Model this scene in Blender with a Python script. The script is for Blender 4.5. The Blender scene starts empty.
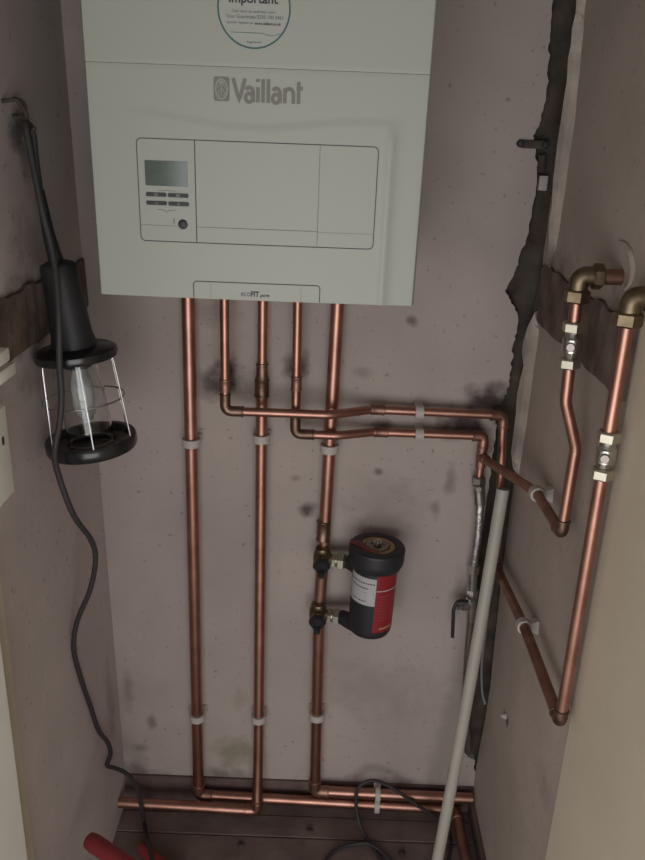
import bpy, bmesh, math, random
from mathutils import Vector as V, Matrix
random.seed(7)
S = bpy.context.scene
COL = S.collection
PI = math.pi

# ------------------------------------------------------------------ camera
F, TH, RO = 800.0, math.radians(20.6), math.radians(2.2)
fw = V((0, math.cos(TH), -math.sin(TH))); u0 = V((0, math.sin(TH), math.cos(TH))); r0 = V((1, 0, 0))
RR = r0 * math.cos(RO) + u0 * math.sin(RO); UU = -r0 * math.sin(RO) + u0 * math.cos(RO)
CP = V((0, 0, 1.34))
def P(x, y, X=None, Y=None, Z=None):
    """measured point of the place: where the sight line meets a wall, the floor or a plane"""
    d = fw + RR * ((x - 322.5) / F) - UU * ((y - 430) / F)
    t = (X - CP.x) / d.x if X is not None else (Y - CP.y) / d.y if Y is not None else (Z - CP.z) / d.z
    return CP + d * t
cam = bpy.data.cameras.new('camera'); co = bpy.data.objects.new('camera', cam); COL.objects.link(co)
M3 = Matrix((RR, UU, -fw)).transposed(); co.matrix_world = Matrix.Translation(CP) @ M3.to_4x4()
cam.sensor_fit = 'VERTICAL'; cam.sensor_height = 24; cam.lens = 24 * F / 860; cam.clip_start = .02
S.camera = co

# ------------------------------------------------------------------ materials
def mat(name, col, rough=.6, metal=0, mott=0.0, mscale=12, bump=0.0, bscale=60, col2=None, spec=.5, **kw):
    m = bpy.data.materials.new(name); m.use_nodes = True
    nt = m.node_tree; b = nt.nodes['Principled BSDF']
    b.inputs['Base Color'].default_value = (*col, 1); b.inputs['Roughness'].default_value = rough
    b.inputs['Metallic'].default_value = metal; b.inputs['Specular IOR Level'].default_value = spec
    for k, v in kw.items(): b.inputs[k.replace('_', ' ')].default_value = v
    tc = nt.nodes.new('ShaderNodeTexCoord')
    if mott or col2:
        n = nt.nodes.new('ShaderNodeTexNoise'); n.inputs['Scale'].default_value = mscale; n.inputs['Detail'].default_value = 6
        nt.links.new(tc.outputs['Object'], n.inputs['Vector'])
        r = nt.nodes.new('ShaderNodeValToRGB'); r.color_ramp.elements[0].position = .32; r.color_ramp.elements[1].position = .68
        c2 = col2 or tuple(c * (1 - mott) for c in col)
        r.color_ramp.elements[0].color = (*c2, 1); r.color_ramp.elements[1].color = (*col, 1)
        nt.links.new(n.outputs['Fac'], r.inputs['Fac']); nt.links.new(r.outputs['Color'], b.inputs['Base Color'])
    if bump:
        n2 = nt.nodes.new('ShaderNodeTexNoise'); n2.inputs['Scale'].default_value = bscale; n2.inputs['Detail'].default_value = 5
        nt.links.new(tc.outputs['Object'], n2.inputs['Vector'])
        bp = nt.nodes.new('ShaderNodeBump'); bp.inputs['Strength'].default_value = bump; bp.inputs['Distance'].default_value = .004
        nt.links.new(n2.outputs['Fac'], bp.inputs['Height']); nt.links.new(bp.outputs['Normal'], b.inputs['Normal'])
    return m

def wall_mat(name, base, base2, stains, bump=.14):
    """mottled old plaster; stains = (x, y, z, radius, strength, colour) soot and scorch marks with ragged edges"""
    m = mat(name, base, .9, 0, col2=base2, mscale=5, bump=bump, bscale=55, spec=.2)
    nt = m.node_tree; b = nt.nodes['Principled BSDF']; L = nt.links
    src = b.inputs['Base Color'].links[0].from_socket
    geo = nt.nodes.new('ShaderNodeTexCoord')
    nz = nt.nodes.new('ShaderNodeTexNoise'); nz.inputs['Scale'].default_value = 38; nz.inputs['Detail'].default_value = 4
    L.new(geo.outputs['Object'], nz.inputs['Vector'])
    # fine specks
    sp = nt.nodes.new('ShaderNodeTexNoise'); sp.inputs['Scale'].default_value = 90; sp.inputs['Detail'].default_value = 2
    L.new(geo.outputs['Object'], sp.inputs['Vector'])
    sr = nt.nodes.new('ShaderNodeMapRange'); sr.inputs[1].default_value = .66; sr.inputs[2].default_value = .74
    sr.inputs[3].default_value = 0; sr.inputs[4].default_value = .4; L.new(sp.outputs['Fac'], sr.inputs[0])
    mx = nt.nodes.new('ShaderNodeMixRGB'); mx.inputs[2].default_value = (.07, .055, .05, 1)
    L.new(sr.outputs[0], mx.inputs[0]); L.new(src, mx.inputs[1]); src = mx.outputs[0]
    for (x, y, z, r, s, c) in stains:
        rx, rz = (r if isinstance(r, tuple) else (r, r))
        sub = nt.nodes.new('ShaderNodeVectorMath'); sub.operation = 'SUBTRACT'; sub.inputs[1].default_value = (x, y, z)
        L.new(geo.outputs['Object'], sub.inputs[0])
        sc = nt.nodes.new('ShaderNodeVectorMath'); sc.operation = 'MULTIPLY'; sc.inputs[1].default_value = (1 / rx, 1 / rx, 1 / rz)
        L.new(sub.outputs[0], sc.inputs[0])
        ln = nt.nodes.new('ShaderNodeVectorMath'); ln.operation = 'LENGTH'; L.new(sc.outputs[0], ln.inputs[0])
        ad = nt.nodes.new('ShaderNodeMath'); ad.operation = 'MULTIPLY_ADD'; ad.inputs[1].default_value = -1.6
        L.new(nz.outputs['Fac'], ad.inputs[0]); L.new(ln.outputs['Value'], ad.inputs[2])
        mr = nt.nodes.new('ShaderNodeMapRange'); mr.inputs[1].default_value = .35; mr.inputs[2].default_value = -.55
        mr.inputs[3].default_value = 0; mr.inputs[4].default_value = s; L.new(ad.outputs[0], mr.inputs[0])
        mx = nt.nodes.new('ShaderNodeMixRGB'); mx.inputs[2].default_value = (*c, 1)
        L.new(mr.outputs[0], mx.inputs[0]); L.new(src, mx.inputs[1]); src = mx.outputs[0]
    L.new(src, b.inputs['Base Color'])
    return m

SOOT = (.05, .035, .035); GREEN = (.20, .20, .12); BROWN = (.12, .08, .06)
def st(px, py, r, s, c=SOOT, X=None, Y=None):
    p = P(px, py, X=X, Y=Y); return (p.x, p.y, p.z, r, s, c)
WB = 1.31; WR = .345
def WLx(z): return -.385 - .0145 * z
back_st = [st(228, 378, .030, .85, Y=WB), st(212, 384, .03, .75, Y=WB), st(297, 366, .026, .85, Y=WB), st(308, 510, .018, .8, Y=WB),
           st(250, 386, .03, .3, BROWN, Y=WB), st(462, 424, (.06, .03), .95, Y=WB), st(493, 402, (.06, .035), .95, Y=WB), st(385, 425, (.02, .014), .7, Y=WB),
           st(236, 752, (.05, .04), .6, GREEN, Y=WB), st(150, 782, (.09, .03), .5, (.10, .085, .08), Y=WB), st(222, 778, (.06, .03), .6, (.09, .08, .07), Y=WB),
           st(450, 480, (.012, .03), .4, Y=WB), st(436, 508, (.01, .025), .4, Y=WB), st(380, 782, (.11, .02), .5, Y=WB), st(215, 310, (.04, .03), .3, BROWN, Y=WB),
           st(412, 320, .010, .6, Y=WB), st(378, 472, .008, .6, Y=WB), st(152, 722, (.01, .02), .5, Y=WB), st(380, 690, (.14, .08), .2, BROWN, Y=WB), st(380, 500, (.09, .05), .22, BROWN, Y=WB)]
back_st += [st(133, 770, (.03, .03), .6, (.11, .095, .09), Y=WB), st(140, 748, (.02, .012), .45, (.12, .10, .09), Y=WB), st(165, 790, (.06, .02), .6, (.10, .08, .07), Y=WB), st(230, 372, (.014, .035), .9, (.045, .028, .03), Y=WB), st(345, 790, (.16, .016), .6, (.09, .07, .065), Y=WB), st(128, 690, (.012, .05), .4, BROWN, Y=WB), st(240, 700, (.02, .03), .3, GREEN, Y=WB), st(460, 590, (.012, .06), .35, BROWN, Y=WB), st(296, 478, (.012, .008), .4, Y=WB), st(364, 372, (.02, .012), .3, BROWN, Y=WB)]
right_st = [st(600, 470, (.03, .25), .25, BROWN, X=WR), st(507, 720, .012, .8, X=WR), st(560, 285, (.06, .05), .6, BROWN, X=WR), st(620, 320, (.07, .05), .7, (.08, .06, .055), X=WR),
            st(600, 330, (.05, .04), .5, (.08, .06, .055), X=WR), st(530, 640, (.04, .05), .15, BROWN, X=WR), st(545, 790, (.05, .03), .3, GREEN, X=WR)]
left_st = [st(20, 320, (.14, .05), .7, (.10, .08, .045), X=-.4), st(30, 250, (.08, .06), .35, BROWN, X=-.4), st(40, 370, (.1, .03), .4, BROWN, X=-.4), st(20, 130, (.03, .03), .75, (.06, .05, .04), X=-.4),
           st(28, 155, (.03, .04), .4, (.08, .06, .05), X=-.4), st(110, 700, (.03, .12), .3, BROWN, X=-.39)]
m_back = wall_mat('old_plaster_back', (.46, .395, .365), (.385, .33, .31), back_st)
m_right = wall_mat('old_plaster_right', (.48, .405, .36), (.39, .33, .29), right_st)
m_left = wall_mat('old_plaster_left', (.53, .46, .44), (.46, .395, .38), left_st)
m_ceil = mat('ceiling_paint', (.5, .48, .45), .9)
m_mortar = mat('exposed_mortar', (.105, .085, .070), .95, mott=.5, mscale=30, bump=1.0, bscale=70, spec=.1)
m_strip = mat('pale_filler', (.52, .455, .405), .9, mott=.25, mscale=25, bump=.5, bscale=80, spec=.2)
m_floor = mat('dark_boards', (.23, .175, .16), .75, col2=(.15, .112, .10), mscale=14, bump=.5, bscale=40, spec=.3)
m_skirt = mat('dark_skirting', (.17, .12, .108), .8, mott=.4, mscale=20, bump=.5, spec=.2)
m_batten = mat('rough_brown_wood', (.20, .15, .125), .9, col2=(.10, .072, .062), mscale=22, bump=.9, bscale=50, spec=.15)
m_beige = mat('beige_paint', (.63, .55, .435), .8, mott=.06, mscale=6, bump=.1, spec=.3)
m_jambedge = mat('cream_edge', (.44, .385, .29), .8, mott=.1)
m_white = mat('white_gloss', (.80, .79, .72), .45, mott=.05)
m_copper = mat('copper', (.50, .275, .215), .40, 1, col2=(.38, .195, .15), mscale=28, bump=.05)
m_dullcop = mat('dull_copper', (.42, .24, .19), .5, 1, col2=(.27, .15, .12), mscale=35, bump=.1)
m_flux = mat('tarnished_solder', (.30, .19, .15), .45, 1, mott=.5, mscale=60, bump=.3)
m_brass = mat('dull_brass', (.27, .21, .135), .45, 1, mott=.4, mscale=50, bump=.15)
m_nickel = mat('nickel_nut', (.56, .535, .44), .42, 1)
m_chrome = mat('chrome', (.62, .61, .58), .28, 1, mott=.3, mscale=60)
m_braid = mat('steel_braid', (.66, .65, .63), .34, 1, mott=.5, mscale=160, bump=.5, bscale=260)
m_rust = mat('rusty_steel', (.075, .055, .045), .8, mott=.4, mscale=80, bump=.4)
m_steel = mat('dark_steel', (.30, .27, .25), .45, 1)
m_wire = mat('plated_wire', (.50, .50, .50), .3, 1)
m_clip = mat('clip_plastic', (.50, .455, .43), .5, spec=.4)
m_pole = mat('grey_white_plastic', (.46, .435, .385), .5, mott=.07, mscale=18)
m_case = mat('boiler_enamel', (.415, .437, .392), .42, spec=.35)
m_seam = mat('panel_gap', (.085, .085, .078), .7)
m_line = mat('panel_line', (.24, .25, .23), .7)
m_logo = mat('logo_grey', (.20, .19, .17), .5)
m_ink = mat('dark_ink', (.04, .04, .045), .6)
m_ink2 = mat('grey_ink', (.14, .15, .15), .6)
m_teal = mat('teal_ink', (.04, .13, .12), .6)
m_label = mat('sticker_white', (.425, .45, .405), .45)
m_lcd = mat('lcd_glass', (.10, .14, .12), .12, mott=.15, mscale=90)
m_button = mat('dark_button', (.03, .033, .033), .5)
m_mark = mat('button_mark', (.20, .21, .20), .6)
m_rubber = mat('black_rubber', (.022, .022, .025), .5, mott=.3)
m_disc = mat('black_glossy_plastic', (.016, .016, .017), .22)
m_cord = mat('cord_rubber', (.035, .033, .033), .6)
m_filter = mat('black_moulding', (.020, .020, .024), .48)
m_red = mat('red_label', (.27, .018, .024), .4)
m_redtext = mat('red_label_print', (.34, .09, .09), .5)
m_darkred = mat('dark_red_plastic', (.16, .03, .025), .5)
m_wlabel = mat('white_label', (.46, .45, .46), .5)
m_tan = mat('tan_ring', (.36, .24, .12), .5)
m_grip = mat('red_grip', (.25, .028, .036), .5, mott=.3, mscale=25)
m_glass = mat('jar_glass', (.92, .95, .95), .04, Transmission_Weight=1.0, IOR=1.45)
m_bulb = mat('bulb_glass', (.9, .9, .9), .15, Transmission_Weight=.85, IOR=1.3)
m_tag = mat('grey_tag', (.42, .39, .36), .6)
m_foil = mat('grey_wire_sleeve', (.28, .26, .25), .5)

# ------------------------------------------------------------------ helpers
def origin(o):
    v = V((0, 0, 0))
    while o: v += o.location; o = o.parent
    return v
def obj(name, bm, m, parent=None, smooth=True, auto=40, loc=None):
    """world-space bmesh -> one mesh object; child meshes are stored relative to their parent"""
    off = origin(parent)
    if loc is not None and parent is None: off = V(loc)
    bmesh.ops.recalc_face_normals(bm, faces=bm.faces)
    for v in bm.verts: v.co -= off
    me = bpy.data.meshes.new(name); bm.to_mesh(me); bm.free()
    o = bpy.data.objects.new(name, me); COL.objects.link(o); me.materials.append(m)
    if parent: o.parent = parent
    elif loc is not None: o.location = loc
    if smooth:
        for p in me.polygons: p.use_smooth = True
        try: me.set_sharp_from_angle(angle=math.radians(auto))
        except Exception: pass
    return o
def tag(o, label, cat, group=None, kind=None):
    if label: o['label'] = label
    if cat: o['category'] = cat
    if group: o['group'] = group
    if kind: o['kind'] = kind
    return o
def thing(name, label, cat, loc, group=None):
    o = bpy.data.objects.new(name, None); COL.objects.link(o); o.location = V(loc); o.empty_display_size = .02
    return tag(o, label, cat, group)
def struct(name, bm, m, parent=None, smooth=False):
    o = obj(name, bm, m, parent, smooth)
    if not parent: o['kind'] = 'structure'
    return o
def box(bm, a, b, bev=0, seg=2):
    a, b = V(a), V(b); r = bmesh.ops.create_cube(bm, size=1); vs = r['verts']; c = (a + b) / 2; s = b - a
    for v in vs: v.co = V((v.co.x * s.x, v.co.y * s.y, v.co.z * s.z)) + c
    if bev:
        es = list({e for v in vs for e in v.link_edges})
        bmesh.ops.bevel(bm, geom=es, offset=bev, segments=seg, affect='EDGES', profile=.6)
    return bm
def frame_of(d):
    d = d.normalized(); a = V((0, 0, 1)) if abs(d.z) < .9 else V((0, 1, 0))
    x = a.cross(d).normalized(); return x, d.cross(x)
def lathe(bm, p0, axis, prof, n=24, phase=0, caps=True):
    """prof: list of (distance along axis, radius)"""
    axis = axis.normalized(); x, y = frame_of(axis); rings = []
    for h, r in prof:
        rings.append([bm.verts.new(p0 + axis * h + (x * math.cos(2 * PI * (i + phase) / n) + y * math.sin(2 * PI * (i + phase) / n)) * r) for i in range(n)])
    for a, b in zip(rings, rings[1:]):
        for i in range(n): bm.faces.new((a[i], a[(i + 1) % n], b[(i + 1) % n], b[i]))
    if caps:
        bm.faces.new(rings[0][::-1]); bm.faces.new(rings[-1])
    return bm
def cyl(bm, p0, p1, r, r1=None, n=20, ch=0):
    d = p1 - p0; L = d.length; r1 = r if r1 is None else r1
    pr = [(0, r), (L, r1)] if not ch else [(0, r - ch), (ch, r), (L - ch, r1), (L, r1 - ch)]
    return lathe(bm, p0, d, pr, n)
def hexnut(bm, p0, p1, r):
    d = p1 - p0; L = d.length
    return lathe(bm, p0, d, [(0, r * .86), (L * .14, r), (L * .86, r), (L, r * .86)], 6, .5)
def fillet(pts, rad, n=8):
    pts = [V(p) for p in pts]; out = [pts[0]]
    for i in range(1, len(pts) - 1):
        a, b, c = pts[i - 1], pts[i], pts[i + 1]
        r = rad[i] if isinstance(rad, dict) and i in rad else (rad if not isinstance(rad, dict) else rad.get('d', .02))
        d1 = (a - b); d2 = (c - b); ang = d1.angle(d2)
        t = min(r / math.tan(ang / 2), d1.length * .48, d2.length * .48)
        p, q = b + d1.normalized() * t, b + d2.normalized() * t
        for k in range(n + 1):
            s = k / n; out.append(p * (1 - s) ** 2 + b * 2 * s * (1 - s) + q * s * s)
    out.append(pts[-1]); return out
def catmull(pts, n=8):
    pts = [V(p) for p in pts]; e = [pts[0] * 2 - pts[1]] + pts + [pts[-1] * 2 - pts[-2]]; out = []
    for i in range(1, len(e) - 2):
        p0, p1, p2, p3 = e[i - 1:i + 3]
        for k in range(n):
            t = k / n
            out.append(.5 * ((2 * p1) + (p2 - p0) * t + (2 * p0 - 5 * p1 + 4 * p2 - p3) * t * t + (3 * p1 - p0 - 3 * p2 + p3) * t ** 3))
    out.append(pts[-1]); return out
def tube(bm, path, r, n=18, closed=False, caps=True):
    path = [V(p) for p in path]; N = len(path); rs = r if isinstance(r, list) else [r] * N
    x = None; rings = []
    for i, p in enumerate(path):
        if closed: d = path[(i + 1) % N] - path[i - 1]
        else: d = path[min(i + 1, N - 1)] - path[max(i - 1, 0)]
        d.normalize()
        if x is None: x, y = frame_of(d)
        else:
            x = (x - d * x.dot(d)).normalized(); y = d.cross(x)
        rings.append([bm.verts.new(p + (x * math.cos(2 * PI * k / n) + y * math.sin(2 * PI * k / n)) * rs[i]) for k in range(n)])
    for i in range(N if closed else N - 1):
        a, b = rings[i], rings[(i + 1) % N]
        for k in range(n): bm.faces.new((a[k], a[(k + 1) % n], b[(k + 1) % n], b[k]))
    if not closed and caps: bm.faces.new(rings[0][::-1]); bm.faces.new(rings[-1])
    return bm
def torus(bm, c, axis, R, r, n=32, k=10):
    x, y = frame_of(axis)
    return tube(bm, [c + (x * math.cos(2 * PI * i / n) + y * math.sin(2 * PI * i / n)) * R for i in range(n)], r, k, closed=True)
def elbow(name, a, b, c, r, parent, m=None, arm=None, R=None):
    """end feed elbow: swollen bend with a socket lip at each end"""
    a, b, c = V(a), V(b), V(c); arm = arm or r * 2.6; R = R or r * 1.6
    p = b + (a - b).normalized() * arm; q = b + (c - b).normalized() * arm
    pts = fillet([p, b, q], R, 10); bm = bmesh.new(); tube(bm, pts, r + .0013, 20)
    for s, e in ((p, b), (q, b)):
        d = (e - s).normalized(); lathe(bm, s - d * .0005, d, [(0, r + .001), (.001, r + .0021), (.0028, r + .0021), (.004, r + .001)], 20)
    return obj(name, bm, m or m_dullcop, parent)
def coupling(p, d, L, r, parent, m=None, name='coupling'):
    d = V(d).normalized(); bm = bmesh.new()
    lathe(bm, V(p) - d * L / 2, d, [(0, r), (.001, r + .002), (.003, r + .0022), (.005, r + .0012), (L - .005, r + .0012), (L - .003, r + .0022), (L - .001, r + .002), (L, r)], 20)
    return obj(name, bm, m or m_dullcop, parent)
def pipe(path, r, parent, m=None, name='pipe', label=None):
    bm = bmesh.new(); tube(bm, path, r, 20); o = obj(name, bm, m or m_copper, parent)
    if label: o['label'] = label
    return o
def prism(bm, poly, axis, a, b):
    """poly of (u, v) extruded along axis from a to b; axis 'y': (x, z), axis 'x': (y, z)"""
    f = (lambda u, v, t: V((u, t, v))) if axis == 'y' else (lambda u, v, t: V((t, u, v)))
    A = [bm.verts.new(f(u, v, a)) for u, v in poly]; B = [bm.verts.new(f(u, v, b)) for u, v in poly]
    n = len(poly); bm.faces.new(A); bm.faces.new(B[::-1])
    for i in range(n): bm.faces.new((A[i], B[i], B[(i + 1) % n], A[(i + 1) % n]))
    return bm

# ------------------------------------------------------------------ the setting
HT = 2.35
# back wall plaster: its right side has broken away from the corner in a ragged channel
gl = [(553, 0), (550, 36), (549, 60), (546, 95), (541, 120), (533, 136), (536, 148), (537, 172), (534, 200), (526, 240), (518, 262), (514, 275), (505, 291), (511, 303), (517, 312), (517, 330), (513, 345), (512, 360), (510, 378),
      (507, 392), (502, 402), (494, 408), (497, 425), (494, 450), (489, 480), (484, 520), (478, 560), (474, 600), (468, 640), (464, 680), (462, 705), (462, 722), (463, 748), (468, 757), (475, 760), (474, 770), (478, 779)]
rag = []
random.seed(3)
for i, (px, py) in enumerate(gl):
    p = P(px, py, Y=WB); rag.append((p.x, p.z))
    if i < len(gl) - 1:
        q = P(*gl[i + 1], Y=WB)
        for s in (.2, .4, .6, .8): rag.append((p.x + (q.x - p.x) * s + random.uniform(-.0022, .0022), p.z + (q.z - p.z) * s))
rag_b = [(rag[0][0] + .002, HT)] + rag + [(WR, rag[-1][1] - .003), (WR, 0)]
bm = bmesh.new(); prism(bm, [(-.47, 0), (-.47, HT)] + rag_b, 'y', WB, WB + .016)
struct('wall_back', bm, m_back)
bm = bmesh.new(); box(bm, (-.5, WB + .016, -.02), (.45, WB + .1, HT)); struct('wall_back_masonry', bm, m_mortar); bpy.data.objects['wall_back_masonry'].name = 'trim_1'
# right wall, its plaster ragged at the corner
gr = [(585, 0), (575, 22), (572, 40), (568, 70), (563, 110), (559, 150), (556, 175), (552, 215), (549, 255), (548, 275)]
bm = bmesh.new()
YB = .866
edge = [(1.33, HT)] + [(WB - .001 + random.uniform(-.002, .004), 1.53 - i * .03) for i in range(18)] + [(1.31, .9), (1.312, .7), (1.305, .55), (1.298, .45), (1.285, .34), (1.29, .25), (1.305, .17), (1.312, .1), (1.312, 0)]
prism(bm, [(YB, 0), (YB, HT)] + edge, 'x', WR, WR + .05)
struct('wall_right', bm, m_right)
# pale strip of filler up the corner edge of the right wall
def strip(name, left, right):
    """filler smeared up the corner, a few millimetres proud of the wall"""
    bm = bmesh.new(); n = 0
    n_ = 40
    def samp(pts, t):
        y0, y1 = pts[0][1], pts[-1][1]; y = y0 + (y1 - y0) * t
        for (xa, ya), (xb, yb) in zip(pts, pts[1:]):
            if y <= yb + 1e-6: k = (y - ya) / (yb - ya); return (xa + (xb - xa) * k, y)
        return pts[-1]
    rows = []
    for i in range(n_ + 1):
        t = i / n_; f = P(*samp(left, t), X=WR - .013); g = P(*samp(right, t), X=WR - .0005)
        m_ = f.lerp(g, .5) + V((-.0015, 0, 0))
        rows.append([bm.verts.new(v) for v in (f, m_, g, (WR + .004, g.y + .002, g.z), (WR + .004, max(f.y, g.y + .004), f.z))])
    for p_, q_ in zip(rows, rows[1:]):
        for k in range(5): bm.faces.new((p_[k], p_[(k + 1) % 5], q_[(k + 1) % 5], q_[k]))
    bm.faces.new(rows[0]); bm.faces.new(rows[-1][::-1])
    struct(name, bm, m_strip)
strip('trim_2', [(577, -40), (576, 12), (572, 28), (571, 44), (568, 58), (567, 80), (564, 98), (561, 120), (558, 138), (556, 156), (553, 180), (552, 205), (549, 222), (549, 240), (548, 266)],
      [(592, -40), (584, 12), (583.5, 30), (581, 50), (580, 68), (577, 92), (575, 118), (571.5, 142), (568, 165), (565, 190), (561, 215), (558.5, 235), (554, 255), (550.5, 268)])
strip('trim_3', [(535, 312), (527, 328), (523, 342), (522, 352), (523.5, 366), (520, 380), (517, 394), (516, 412), (514, 428), (512, 444), (511, 452), (513, 468)],
      [(538, 322), (539, 330), (537, 345), (534, 365), (531.5, 385), (529, 402), (527, 420), (524.5, 436), (522, 452), (518.5, 474)])
# left wall (leans out slightly with height)
bm = bmesh.new()
L = [(WLx(0), 0), (WLx(HT), HT), (-.49, HT), (-.49, 0)]
A = [bm.verts.new((x, .80, z)) for x, z in L]; B = [bm.verts.new((x, WB + .02, z)) for x, z in L]
bm.faces.new(A); bm.faces.new(B[::-1])
for i in range(4): bm.faces.new((A[i], B[i], B[(i + 1) % 4], A[(i + 1) % 4]))
struct('wall_left', bm, m_left)
bm = bmesh.new(); box(bm, (-.55, -.2, HT), (.55, WB + .1, HT + .05)); struct('ceiling', bm, m_ceil)
bm = bmesh.new(); box(bm, (-1.2, .0, 1.93), (1.2, .08, HT + .05)); struct('shade_header', bm, m_ceil)  # unseen header over the opening, added to shade the upper cupboard
# floorboards
bm = bmesh.new(); y = 1.312; wd = [.036, .055, .11, .11, .11, .11, .11, .11, .11, .11, .11, .11, .11, .11]
for w in wd:
    box(bm, (-.9, y - w + .0025, -.03), (.9, y, -.0005 if w > .04 else -.002), .0015, 1); y -= w
box(bm, (-1.4, -2.6, -.03), (1.4, y - .002, -.0005), .001, 1)
box(bm, (-.9, y, -.05), (.9, 1.40, -.018))
struct('floor', bm, m_floor)
bm = bmesh.new(); box(bm, (-.388, WB - .006, 0), (WR, WB + .004, .064), .002); struct('baseboard_back', bm, m_skirt)
bm = bmesh.new(); box(bm, (WR - .008, .87, 0), (WR + .004, WB - .006, .044), .002); struct('baseboard_right', bm, m_skirt)
# openings to the room the photographer stands in: lining on the right, frame on the left
bm = bmesh.new(); box(bm, (WR - .002, -.1, 0), (WR + .09, YB, HT), .004); struct('trim_4', bm, m_beige)
bm = bmesh.new(); box(bm, (-.45, .776, 0), (-.3665, .806, .853), .002)
struct('trim_5', bm, m_jambedge)
bm = bmesh.new(); box(bm, (-.45, .10, 0), (-.3655, .776, .855), .003); box(bm, (-.366, .40, 0), (-.354, .758, .80), .003)
struct('trim_6', bm, m_white)
bm = bmesh.new(); box(bm, (-.49, .10, .855), (-.402, .80, HT)); struct('trim_7', bm, m_left)

# rough brown battens exposed in both side walls
def batten(name, y0, y1, x_of, z0, z1, th, sgn, label, seed):
    random.seed(seed); bm = bmesh.new(); n = 22; rows = []
    for i in range(n + 1):
        y = y0 + (y1 - y0) * i / n; ja, jb = random.uniform(-.002, .002), random.uniform(-.004, .004)
        zb, zt = z0 + ja, z1 + jb
        rows.append([bm.verts.new(v) for v in ((x_of(zb) + sgn * .001, y, zb), (x_of(zb) - sgn * th, y, zb + .001), (x_of(zt) - sgn * th * random.uniform(.6, 1.1), y, zt - .001), (x_of(zt) + sgn * .001, y, zt))])
    for a, b in zip(rows, rows[1:]):
        for k in range(4): bm.faces.new((a[k], a[(k + 1) % 4], b[(k + 1) % 4], b[k]))
    bm.faces.new(rows[0]); bm.faces.new(rows[-1][::-1])
    return tag(obj(name, bm, m_batten, None, False, loc=(x_of(z0), y0, z0)), label, 'wooden batten')
batten('wooden_batten', .872, 1.306, lambda z: WR, 1.060, 1.150, .005, 1, 'rough dark brown wooden batten in the right wall behind the copper pipes', 5)
batten('wooden_batten', .93, 1.306, WLx, 1.052, 1.132, .006, -1, 'rough dark brown wooden batten in the left wall behind the inspection lamp', 6)

# plaster ring and hole where the upper right stub enters the wall
hc = P(622, 270, X=WR)
bm = bmesh.new()
pts = catmull([P(*p, X=WR - .001) for p in ((619, 241), (625, 244), (630, 251), (633, 261), (633.5, 272), (631, 282), (625, 290))], 5); N_ = len(pts) - 1
tube(bm, pts, [.0012 + .0028 * math.sin(PI * i / N_) for i in range(N_ + 1)], 8)
struct('trim_8', bm, m_strip, smooth=True)

# ------------------------------------------------------------------ boiler
FY = 1.004; BX0, BX1, BZ0, BZ1 = -.2895, .1095, 1.134, 1.84
boiler = thing('boiler', 'white wall-hung gas boiler with small screen above the copper pipes', 'boiler', ((BX0 + BX1) / 2, 1.15, BZ0))
bm = bmesh.new(); box(bm, (BX0 + .003, FY + .03, BZ0 + .004), (BX1 - .003, WB - .002, BZ1 - .002), .005)
obj('casing', bm, m_case, boiler)
def fp(px, py): p = P(px, py, Y=FY); return p.x, p.z
ARC = [fp(140, 106), fp(180, 113), fp(222, 121), fp(260, 124), fp(300, 122), fp(340, 118), fp(378, 118)]
def arc_z(x):
    if x <= ARC[0][0]: return ARC[0][1]
    for (a, za), (b, zb) in zip(ARC, ARC[1:]):
        if x <= b:
            t = (x - a) / (b - a); return za + (zb - za) * t
    return ARC[-1][1]
RIDX = fp(389, 200)[0]
def sm(t): t = max(0, min(1, t)); return t * t * (3 - 2 * t)
def relief(x, z):
    """depth towards the room of the moulded front: raised lower field with a crease above and a ridge on its right"""
    d = .03 * (z - BZ0)
    az = arc_z(x)
    fade = sm((x - BX0 - .02) / .06)
    d += .0009 * sm((az - z) / .009) * (1 - sm((x - RIDX) / .016)) * (.25 + .75 * fade)
    d += .0024 * math.exp(-((x - RIDX + .002) / .005) ** 2) * sm((az - .006 - z) / .02)
    d += .004 * (1 - ((x - (BX0 + BX1) / 2) / ((BX1 - BX0) / 2)) ** 2)
    return d
def front_piece(name, z0, z1, lift=0):
    bm = bmesh.new(); nx, nz = 150, max(8, int((z1 - z0) / .0028)); g = []
    for j in range(nz + 1):
        row = []
        for i in range(nx + 1):
            x = BX0 + (BX1 - BX0) * i / nx; z = z0 + (z1 - z0) * j / nz
            e = min(x - BX0, BX1 - x); ez = min(z - z0, z1 - z)
            y = FY - relief(x, z) + .004 - lift
            if e < .004: y += .004 - math.sqrt(max(0, .004 ** 2 - (.004 - e) ** 2))
            if ez < .0012: y += (.0012 - ez) * .25
            row.append(bm.verts.new((x, y, z)))
        g.append(row)
    for j in range(nz):
        for i in range(nx): bm.faces.new((g[j][i], g[j][i + 1], g[j + 1][i + 1], g[j + 1][i]))
    ring = g[0][:] + [r[-1] for r in g[1:]] + g[-1][-2::-1] + [r[0] for r in g[-2:0:-1]]
    back = [bm.verts.new((v.co.x, FY + .034, v.co.z)) for v in ring]; n = len(ring)
    for i in range(n): bm.faces.new((ring[i], ring[(i + 1) % n], back[(i + 1) % n], back[i]))
    return obj(name, bm, m_case, boiler, auto=35)
ZS = 1.4025
front_piece('front_cover', BZ0, ZS - .0002)
front_piece('upper_cover', ZS + .0002, BZ1)
def fy(x, z): return FY - relief(x, z) + .004
def fp(px, py):
    p = P(px, py, Y=FY)
    for _ in range(3): p = P(px, py, Y=fy(p.x, p.z))
    return p.x, p.z
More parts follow.
